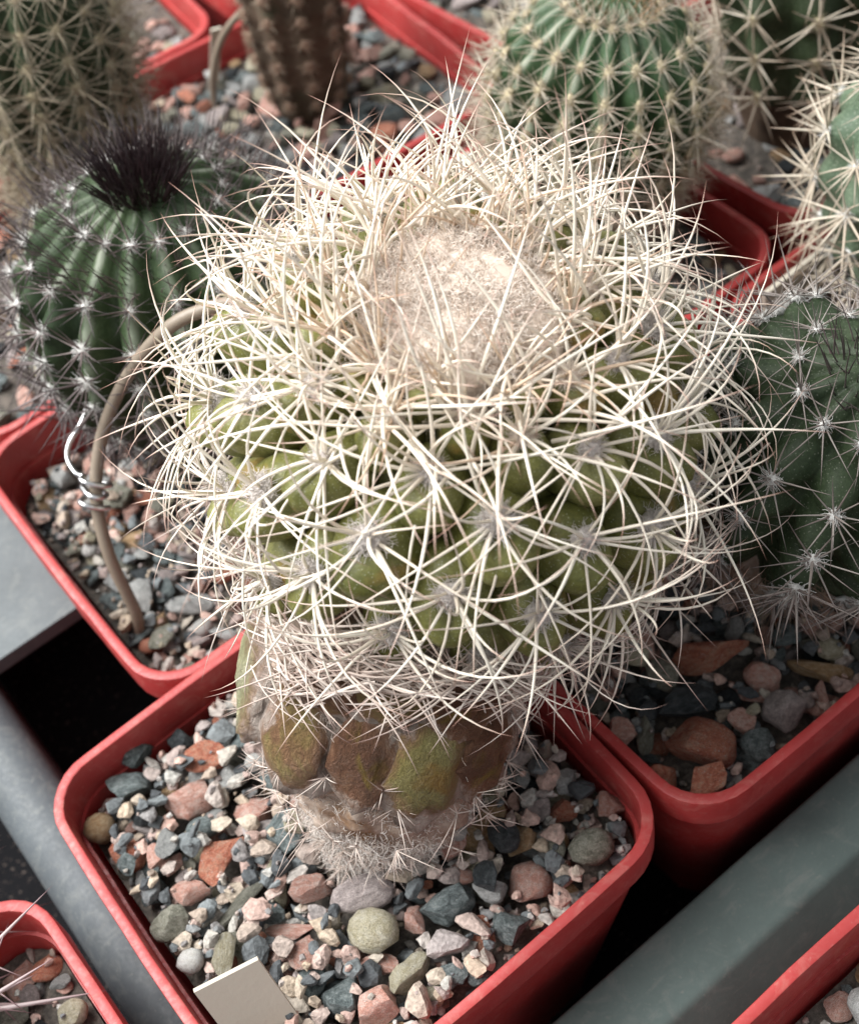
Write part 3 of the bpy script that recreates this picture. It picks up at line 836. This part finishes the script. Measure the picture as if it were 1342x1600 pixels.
# angle facing the camera
c, r = stem_at(.45); tc = unit(camv-c)
best = max(np.linspace(0, 6.283, 200), key=lambda a: stem_frame(.45, a)[1]@tc)
def stem_tub(u, da, w, h, dep, mat, label=None):
    p, d, T = stem_frame(u, best+da); sd = unit(np.cross(T, d)); up = np.cross(d, sd)
    m = Matrix(((sd[0]*w, up[0]*h, d[0]*dep, p[0]-MO[0]), (sd[1]*w, up[1]*h, d[1]*dep, p[1]-MO[1]), (sd[2]*w, up[2]*h, d[2]*dep, p[2]-MO[2]), (0, 0, 0, 1)))
    return link('tubercle', STUB[int(abs(da)*10) % 3], mat, stem, m, slot=True, label=label)
STUB = []
for q in range(3):
    out = []; cc = []
    for p in ICO3[0]:
        k = 1+.30*noise.noise(Vector(p*1.5)+Vector((q*4., 0, 0)))+.20*noise.noise(Vector(p*3.0)+Vector((q*4., 1, 0)))+.07*noise.noise(Vector(p*7))
        out.append(p*k*np.array([1.08, 1.08, 1.0])); cc.append(math.hypot(p[0], p[1]) if p[2] > 0 else 1)
    mb = MB(); mb.add(np.array(out), ICO3[1], 0, cc); STUB.append(mb.mesh('scarred_tubercle'))
def proj(p):
    d = Vector(p)-CAMP; w = d.dot(fw); return 671+2164.5*d.dot(cr)/w, 800-2164.5*d.dot(cu)/w
GRID = []
for u_ in np.linspace(.15, .8, 60):
    for a_ in np.linspace(-1.9, 1.9, 90):
        p_, d_, T_ = stem_frame(u_, best+a_)
        if d_@unit(camv-p_) > .05: GRID.append((*proj(p_), u_, a_))
GRID = np.array(GRID)
def stem_px(px, py, w, h, dep, mat, label=None):
    g = GRID[np.argmin((GRID[:, 0]-px)**2+(GRID[:, 1]-py)**2)]
    return stem_tub(g[2], g[3], w, h, dep, mat, label)
stem_px(418, 1062, .60, .80, .36, M_TUBP, 'pale yellowish tubercle')
stem_px(480, 1145, .52, .78, .36, M_TUBS)
stem_px(568, 1178, .44, .66, .32, M_TUBD, 'brown scarred tubercle')
stem_px(655, 1190, .54, .74, .36, M_TUBG)
stem_px(735, 1165, .50, .64, .30, M_TUBD, 'dark brown scarred tubercle')
stem_px(530, 1062, .46, .48, .26, M_TUBD); stem_px(620, 1080, .48, .48, .26, M_TUBS); stem_px(715, 1090, .48, .48, .26, M_TUBD)
# pale corky ridges between the scarred tubercles
RR = np.random.default_rng(17)
for line in (((446, 1030), (440, 1120), (445, 1220)), ((525, 1090), (520, 1160), (505, 1240)), ((610, 1110), (612, 1180), (600, 1255)), ((706, 1110), (702, 1180), (690, 1260)), ((470, 1225), (560, 1248), (660, 1262), (740, 1240))):
    pts = []
    for (px, py) in line:
        g = GRID[np.argmin((GRID[:, 0]-px)**2+(GRID[:, 1]-py)**2)]; p, d, T = stem_frame(g[2], best+g[3]); pts.append(p+d*.04)
    P = np.array([pts[0]+(pts[0]-pts[1])*0]+pts[1:]); n_ = 34; Q = []
    for k in range(n_):
        w = k/(n_-1)*(len(P)-1); i0 = min(len(P)-2, int(w)); Q.append(P[i0]*(1-w+i0)+P[i0+1]*(w-i0)+RR.normal(size=3)*.012)
    Q = np.array(Q); mb = MB(); mb.tube(Q-MO, np.convolve(.05+.08*RR.random(n_+4), np.ones(5)/5, 'valid'), 9, c=.1, cap0=True)
    for k in range(420):
        i0 = RR.integers(0, n_); hair(mb, Q[i0]-MO+RR.normal(size=3)*.06, RR.normal(size=3), RR.uniform(.06, .22), .005, RR, 1.2, 3, RR.random())
    link('cork_ridge', mb.mesh('cork_ridge'), M_WRIDGE, stem)
# matted wool and stub spines on the stem
mb = MB(); ms = MB(); R = np.random.default_rng(91)
for j in range(13000):
    u = R.uniform(.10, .40) if R.random() < .75 else R.uniform(.40, .8); p, d, T = stem_frame(u, R.uniform(0, 6.283))
    hair(mb, p+d*R.uniform(-.02, .07)-MO, d*.35+R.normal(size=3)*.7, R.uniform(.06, .22), .005, R, 1.5, 3, R.random())
link('matted_wool', mb.mesh('matted_wool'), M_WCORK, stem, kind='stuff')
for j in range(120):
    u = R.uniform(.08, .60); p, d, T = stem_frame(u, R.uniform(0, 6.283)); p = p+d*.06+(d*.22 if u > .36 else 0)
    for q in range(R.integers(6, 11)):
        dd = unit(d*.7+R.normal(size=3)*.8)
        ms.tube(spine_pts(p-MO, dd, d, R.uniform(.14, .42)+(.4 if u > .4 and R.random() < .15 else 0), R.uniform(-.2, .5), T, R.uniform(-.3, .3), 4), spine_rad(.007, 4), 4, c=R.random())
# dry spines hanging beneath the head
for j in range(1150):
    a = R.uniform(0, 6.283); thj = math.radians(R.uniform(104, 138)); p, n, rd = head(thj, a, R.uniform(.1, .45))
    dn = unit(-HA*.75+n*.45+R.normal(size=3)*.75)
    P = spine_pts(p, dn, n, R.uniform(.6, 1.7), R.uniform(-.3, 1.5), np.cross(n, dn), R.uniform(-.7, .7), 7)
    sp_dry.tube(P-MO, spine_rad(R.uniform(.010, .019), 7), 5, c=R.random())
for j in range(1500):
    a = R.uniform(0, 6.283); rd = E1*math.cos(a)+E2*math.sin(a); tg = np.cross(HA, rd)*R.choice([-1, 1])
    p = HC-HA*R.uniform(.85, 1.75)+rd*R.uniform(1.75, 2.45)
    dn = unit(tg*R.uniform(.1, 1.2)-HA*R.uniform(-.35, .8)+rd*R.uniform(-.3, .6)+R.normal(size=3)*.25)
    P = spine_pts(p, dn, rd, R.uniform(.6, 1.6), R.uniform(.2, 1.5), HA, R.uniform(-.9, .9), 7)
    sp_dry.tube(P-MO, spine_rad(R.uniform(.009, .016), 7), 5, c=R.random())
NG = GRID[(GRID[:, 1] > 985) & (GRID[:, 1] < 1065) & (GRID[:, 0] > 470) & (GRID[:, 0] < 800)]
for j in range(330):
    g = NG[R.integers(0, len(NG))]; p, d, T = stem_frame(g[2], best+g[3]); tg = np.cross(T, d)*R.choice([-1, 1])
    p = p+d*R.uniform(.12, .45)-tg*R.uniform(.1, .5)
    dn = unit(tg*R.uniform(.4, 1.2)+T*R.uniform(-.7, .45)+d*R.uniform(-.1, .5)+R.normal(size=3)*.2)
    P = spine_pts(p, dn, d, R.uniform(.5, 1.35), R.uniform(.3, 1.3), T, R.uniform(-1, 1), 7)
    sp_dry.tube(P-MO, spine_rad(R.uniform(.010, .017), 7), 5, c=R.random())
link('dry_spines', sp_dry.mesh('dry_spines'), M_SPD, main, kind='stuff')
link('stub_spines', ms.mesh('stub_spines'), M_SPD, stem, kind='stuff')

# ------------------------------------------------------------------ background plants
TW = [tuft_mesh(60+i, .085, .10, .05, 70, .14, .006, 'areole') for i in range(3)]
# black-tufted cactus in the left pot
CL = [cluster_mesh(70+i, 10, .72, 3, .95, .013, 24, .1) for i in range(4)]
prof = [(0, .8), (.15, 1.0), (.3, 1.6), (.45, 2.1), (.62, 2.3), (.76, 2.2), (.88, 1.75), (.96, 1.1), (1, .4)]
cp = at_px(222, 285, 4.35)
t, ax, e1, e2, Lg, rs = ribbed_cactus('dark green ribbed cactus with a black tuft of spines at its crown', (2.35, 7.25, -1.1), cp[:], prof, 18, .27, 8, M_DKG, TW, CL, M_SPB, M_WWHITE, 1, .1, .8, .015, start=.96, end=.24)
crown_tuft(t, ax, e1, e2, Lg, 520, .46, 1.0, .012, M_SPBK, 3, spread=.5, back=.05)
crown_tuft(t, ax, e1, e2, Lg, 420, 1.7, .95, .010, M_SPB, 4, 'shoulder_spines', spread=.9, back=.45)
# blackish green cactus in the right pot
CL2 = [cluster_mesh(80+i, 11, .95, 2, .9, .013, 24, .12) for i in range(4)]
prof = [(0, .75), (.22, .9), (.40, 1.25), (.53, 1.65), (.67, 1.8), (.81, 1.55), (.91, 1.1), (1, .4)]
cp = at_px(1380, 575, 4.1)
t, ax, e1, e2, Lg, rs = ribbed_cactus('blackish green cactus with white-felted areoles and fine starry spines', (6.95, -.35, -1.1), cp[:], prof, 12, .30, 6, M_DKG2, TW, CL2, M_SPB2, M_WWHITE, 2, .35, .8, .12, lowmat=M_CORK, lowfrac=.36, start=.95, end=.36)
crown_tuft(t, ax, e1, e2, Lg, 90, .6, .9, .012, M_SPB, 6, spread=.6, back=.1)
R = np.random.default_rng(12); mb = MB()
for j in range(900):
    a = R.uniform(0, 6.283); x = R.uniform(.18, .44); d = e1*math.cos(a)+e2*math.sin(a)
    hair(mb, ax*x*Lg+d*rs(x), d+R.normal(size=3)*.5-ax*.2, R.uniform(.3, .8), .007, R, .4, 3, R.random())
link('base_bristles', mb.mesh('base_bristles'), M_WBRN, t, kind='stuff')
# cream-ribbed green cactus
CL3 = [cluster_mesh(90+i, 13, .72, 2, .7, .008, 30, .1) for i in range(4)]
TC = [tuft_mesh(66+i, .09, .13, .06, 50, .12, .007, 'areole') for i in range(3)]
prof = [(0, .7), (.12, .9), (.3, 1.25), (.5, 1.62), (.7, 1.75), (.85, 1.5), (.95, .95), (1, .35)]
t, ax, e1, e2, Lg, rs = ribbed_cactus('round green cactus with cream woolly areoles in lines down its ribs', (9.35, 6.2, -1.1), (10.15, 5.7, 4.15), prof, 19, .24, 11, M_MDG, TC, CL3, M_SPW, M_WCREAM, 3, .1, .8, .02, lowmat=M_BRN, lowfrac=.2, start=.97, end=.2)
crown_tuft(t, ax, e1, e2, Lg, 300, .6, .5, .010, M_SPY, 8, spread=.7, back=.1, c0=.4)
# bluish cactus at the right edge
CL4 = [cluster_mesh(95+i, 10, 1.15, 2, 1.0, .020, 22, .05) for i in range(4)]
prof = [(0, .7), (.15, .95), (.35, 1.35), (.6, 1.6), (.8, 1.4), (.93, .9), (1, .3)]
t, *_ = ribbed_cactus('bluish green cactus with stout pale spreading spines in white tufts', (12.2, 1.0, -1.1), (12.1, 1.35, 4.1), prof, 10, .2, 5, M_BLG, TW, CL4, M_SPW, M_WWHITE, 4, .2, .9, .05, start=.93, end=.2)
# dark cactus with big stars
CL5 = [cluster_mesh(105+i, 9, 1.0, 0, 1, .022, 16, .05) for i in range(4)]
prof = [(0, .85), (.1, 1.05), (.25, 1.3), (.6, 1.5), (.85, 1.3), (.95, .8), (1, .3)]
t, *_ = ribbed_cactus('dark columnar cactus with big pale stars of spines and a brown base', (14.55, 5.75, -1.1), (14.35, 5.9, 5.2), prof, 9, .2, 6, M_DKG2, TW, CL5, M_SPW, M_WCREAM, 5, .5, .9, .05, lowmat=M_BRN, lowfrac=.26, start=.94, end=.16)
# shabby cactus, top left
CL6 = [cluster_mesh(115+i, 17, 1.0, 2, 1.0, .009, 26, .2) for i in range(4)]
prof = [(0, .9), (.15, 1.1), (.4, 1.25), (.75, 1.3), (.92, .9), (1, .3)]
t, *_ = ribbed_cactus('shabby dark cactus thickly covered in straw-coloured spines', (3.75, 14.0, -1.1), at_px(20, -90, 5.4)[:], prof, 12, .18, 12, M_DKG2, TW, CL6, M_SPDUL, M_WCREAM, 6, .2, .9, .05, lowmat=M_BRN, lowfrac=.4, start=.94, end=.05)
# bare brown columnar cactus
CL7 = [cluster_mesh(125+i, 6, .35, 0, 1, .008, 20, .1) for i in range(3)]
prof = [(0, .55), (.12, .75), (.3, .92), (.75, .98), (.92, .7), (1, .25)]
t, *_ = ribbed_cactus('bare brown columnar cactus with faint ribs', (8.6, 13.2, -1.1), (8.75, 13.0, 4.6), prof, 10, .10, 10, M_BRN, TW, CL7, M_SPDUL, M_WBRN, 7, .2, .9, .03, start=.94, end=.1)
# small plant in the near left pot: its long spines reach into view
CLB = [cluster_mesh(135+i, 8, 1.7, 1, 1.8, .028, 30, .1) for i in range(3)]
prof = [(0, .5), (.2, .8), (.5, 1.05), (.8, .85), (.95, .45), (1, .2)]
bp = at_px(-215, 1560, -.4)
t, *_ = ribbed_cactus('small cactus with long purple-tipped spines reaching over the gravel', (bp.x, bp.y, -1.1), (bp.x-.1, bp.y, 1.0), prof, 8, .2, 3, M_DKG2, TW, CLB, M_SPP, M_WGREY, 8, .2, .9, .05, start=.85, end=.3)

for (p0, p1) in (((-90, 1560, .5), (79, 1382, 1.1)), ((-80, 1600, .4), (90, 1492, .6)), ((-80, 1590, .1), (170, 1548, .0)), ((-60, 1640, .5), (10, 1440, .9)), ((-70, 1585, .2), (60, 1520, .3))):
    a_ = np.array(at_px(*p0)[:]); b__ = np.array(at_px(*p1)[:]); o_ = np.array([bp.x, bp.y, -1.1]); L_ = np.linalg.norm(b__-a_)
    mb = MB(); mb.tube(spine_pts(a_-o_, unit(b__-a_), np.array([0, 0, 1.]), L_, .04, np.array([1., 0, 0]), .04, 8), spine_rad(.036, 8), 6, c=.3); link('long_spine', mb.mesh('long_spine'), M_SPP, t)

# ------------------------------------------------------------------ tags, sticks, wire
def plate(name, P0, P1, Pd, th, mat, label, cat):
    """P0-P1 top edge, Pd: bottom point below P0 ; rounded thin plate"""
    P0, P1, Pd = (np.array(q, float) for q in (P0, P1, Pd))
    ex = P1-P0; ey = Pd-P0; n = unit(np.cross(ex, ey))*th
    V = []
    outline = [(0, 0), (1, 0), (1, .72), (.62, 1), (.38, 1), (0, .72)]
    for s in (0, 1):
        for (a, b) in outline: V.append(P0+ex*a+ey*b+n*s)
    k = len(outline)
    F = [tuple(range(k)), tuple(reversed(range(k, 2*k)))]+[(j, j+k, (j+1) % k+k, (j+1) % k) for j in range(k)]
    V = np.array(V); o0 = V[[3, 4, k+3, k+4]].mean(0)
    mb = MB(); mb.add(V-o0, F)
    o = link(name, mb.mesh(name, False), mat, mtx=Matrix.Translation(o0)); return tag(o, label, cat)
T1 = at_px(302, 1545, .55); T2 = at_px(402, 1494, .55); B1 = at_px(368, 1632, -.35); B1 = T1+(B1-T1)*2.2
plate('plant_tag', T1, T2, B1, -.07, M_TAG, 'blank beige plastic tag standing in the gravel in front of the ivory-spined cactus', 'plant tag')
T1 = at_px(1195, 462, .5); T2 = at_px(1322, 362, .5); B1 = T1+Vector((.3, .1, -2.2))
plate('plant_tag', T1, T2, B1, .08, M_TAG, 'wide blank beige tag behind the blackish green cactus', 'plant tag')
T1 = at_px(690, 262, 1.2); T2 = at_px(735, 240, 1.2); B1 = T1+Vector((.1, .05, -2.6))
plate('plant_tag', T1, T2, B1, .07, M_TAG, 'narrow tag half hidden behind the ivory spines', 'plant tag')

def smooth_path(pts, n=40):
    P = np.array([p[:] for p in pts], float); out = []
    for k in range(n):
        u = k/(n-1)*(len(P)-1); i0 = min(len(P)-2, int(u)); t = u-i0
        p0 = P[max(0, i0-1)]; p1 = P[i0]; p2 = P[i0+1]; p3 = P[min(len(P)-1, i0+2)]
        out.append(.5*((2*p1)+(-p0+p2)*t+(2*p0-5*p1+4*p2-p3)*t*t+(-p0+3*p1-3*p2+p3)*t**3))
    return np.array(out)
def wire(name, pts, r, mat, label, cat, n=40, sides=10):
    P = smooth_path(pts, n); o0 = P[0].copy(); mb = MB(); mb.tube(P-o0, r, sides, cap0=True)
    return tag(link(name, mb.mesh(name, True, 50), mat, mtx=Matrix.Translation(o0)), label, cat)
S = [at_px(219, 985, -.9), at_px(212, 955, -.5), at_px(172, 870, .5), at_px(151, 780, 1.3), at_px(158, 690, 2.0), at_px(185, 615, 2.7), at_px(228, 548, 3.4), at_px(285, 498, 3.9), at_px(370, 470, 4.0)]
wire('bent_stick', S, .092, M_STAKE, 'thick curved brown stick with silver wire round it beside the black-tufted cactus', 'stick')
# silver wire wound round the stick with a free tail
ctr = np.array(at_px(150, 752, 1.51)[:]); axs = unit(np.array(at_px(154, 715, 1.80)[:])-np.array(at_px(151, 780, 1.3)[:]))
w1 = unit(np.cross(axs, np.array(fw))); w2 = np.cross(axs, w1)
pts = []
for p in ((136, 640, 2.05), (126, 664, 1.97), (110, 690, 1.85), (106, 715, 1.72), (118, 738, 1.62)):
    pts.append(np.array(at_px(*p)[:]))
sg = 1 if (w1@np.array(cr)) > 0 else -1
for k in range(0, 31):
    a = math.pi+k*2*math.pi/12; rr = .18+.03*math.sin(k*1.3)
    pts.append(ctr-axs*(k*.014-.05)+(w1*sg*math.cos(a)-w2*math.sin(a)*(1 if True else 0))*rr)
wire('tie_wire', pts, .042, M_WIRE, 'silver wire twisted round the curved brown stick', 'wire', 240, 8)
S = [at_px(337, 175, -.7), at_px(333, 120, .2), at_px(345, 65, 1.0), at_px(372, 25, 1.6), at_px(415, -10, 2.0), at_px(470, -40, 2.2)]
wire('bent_stick', S, .07, M_STAKE, 'thin grey-brown stick bent over beside the bare brown columnar cactus', 'stick')
T1 = at_px(330, 48, 1.0); T2 = at_px(346, 44, 1.0); B1 = at_px(327, 165, -.9)
plate('plant_tag', T1, T2, B1, .05, M_TAG, 'very narrow pale tag beside the thin bent stick', 'plant tag')
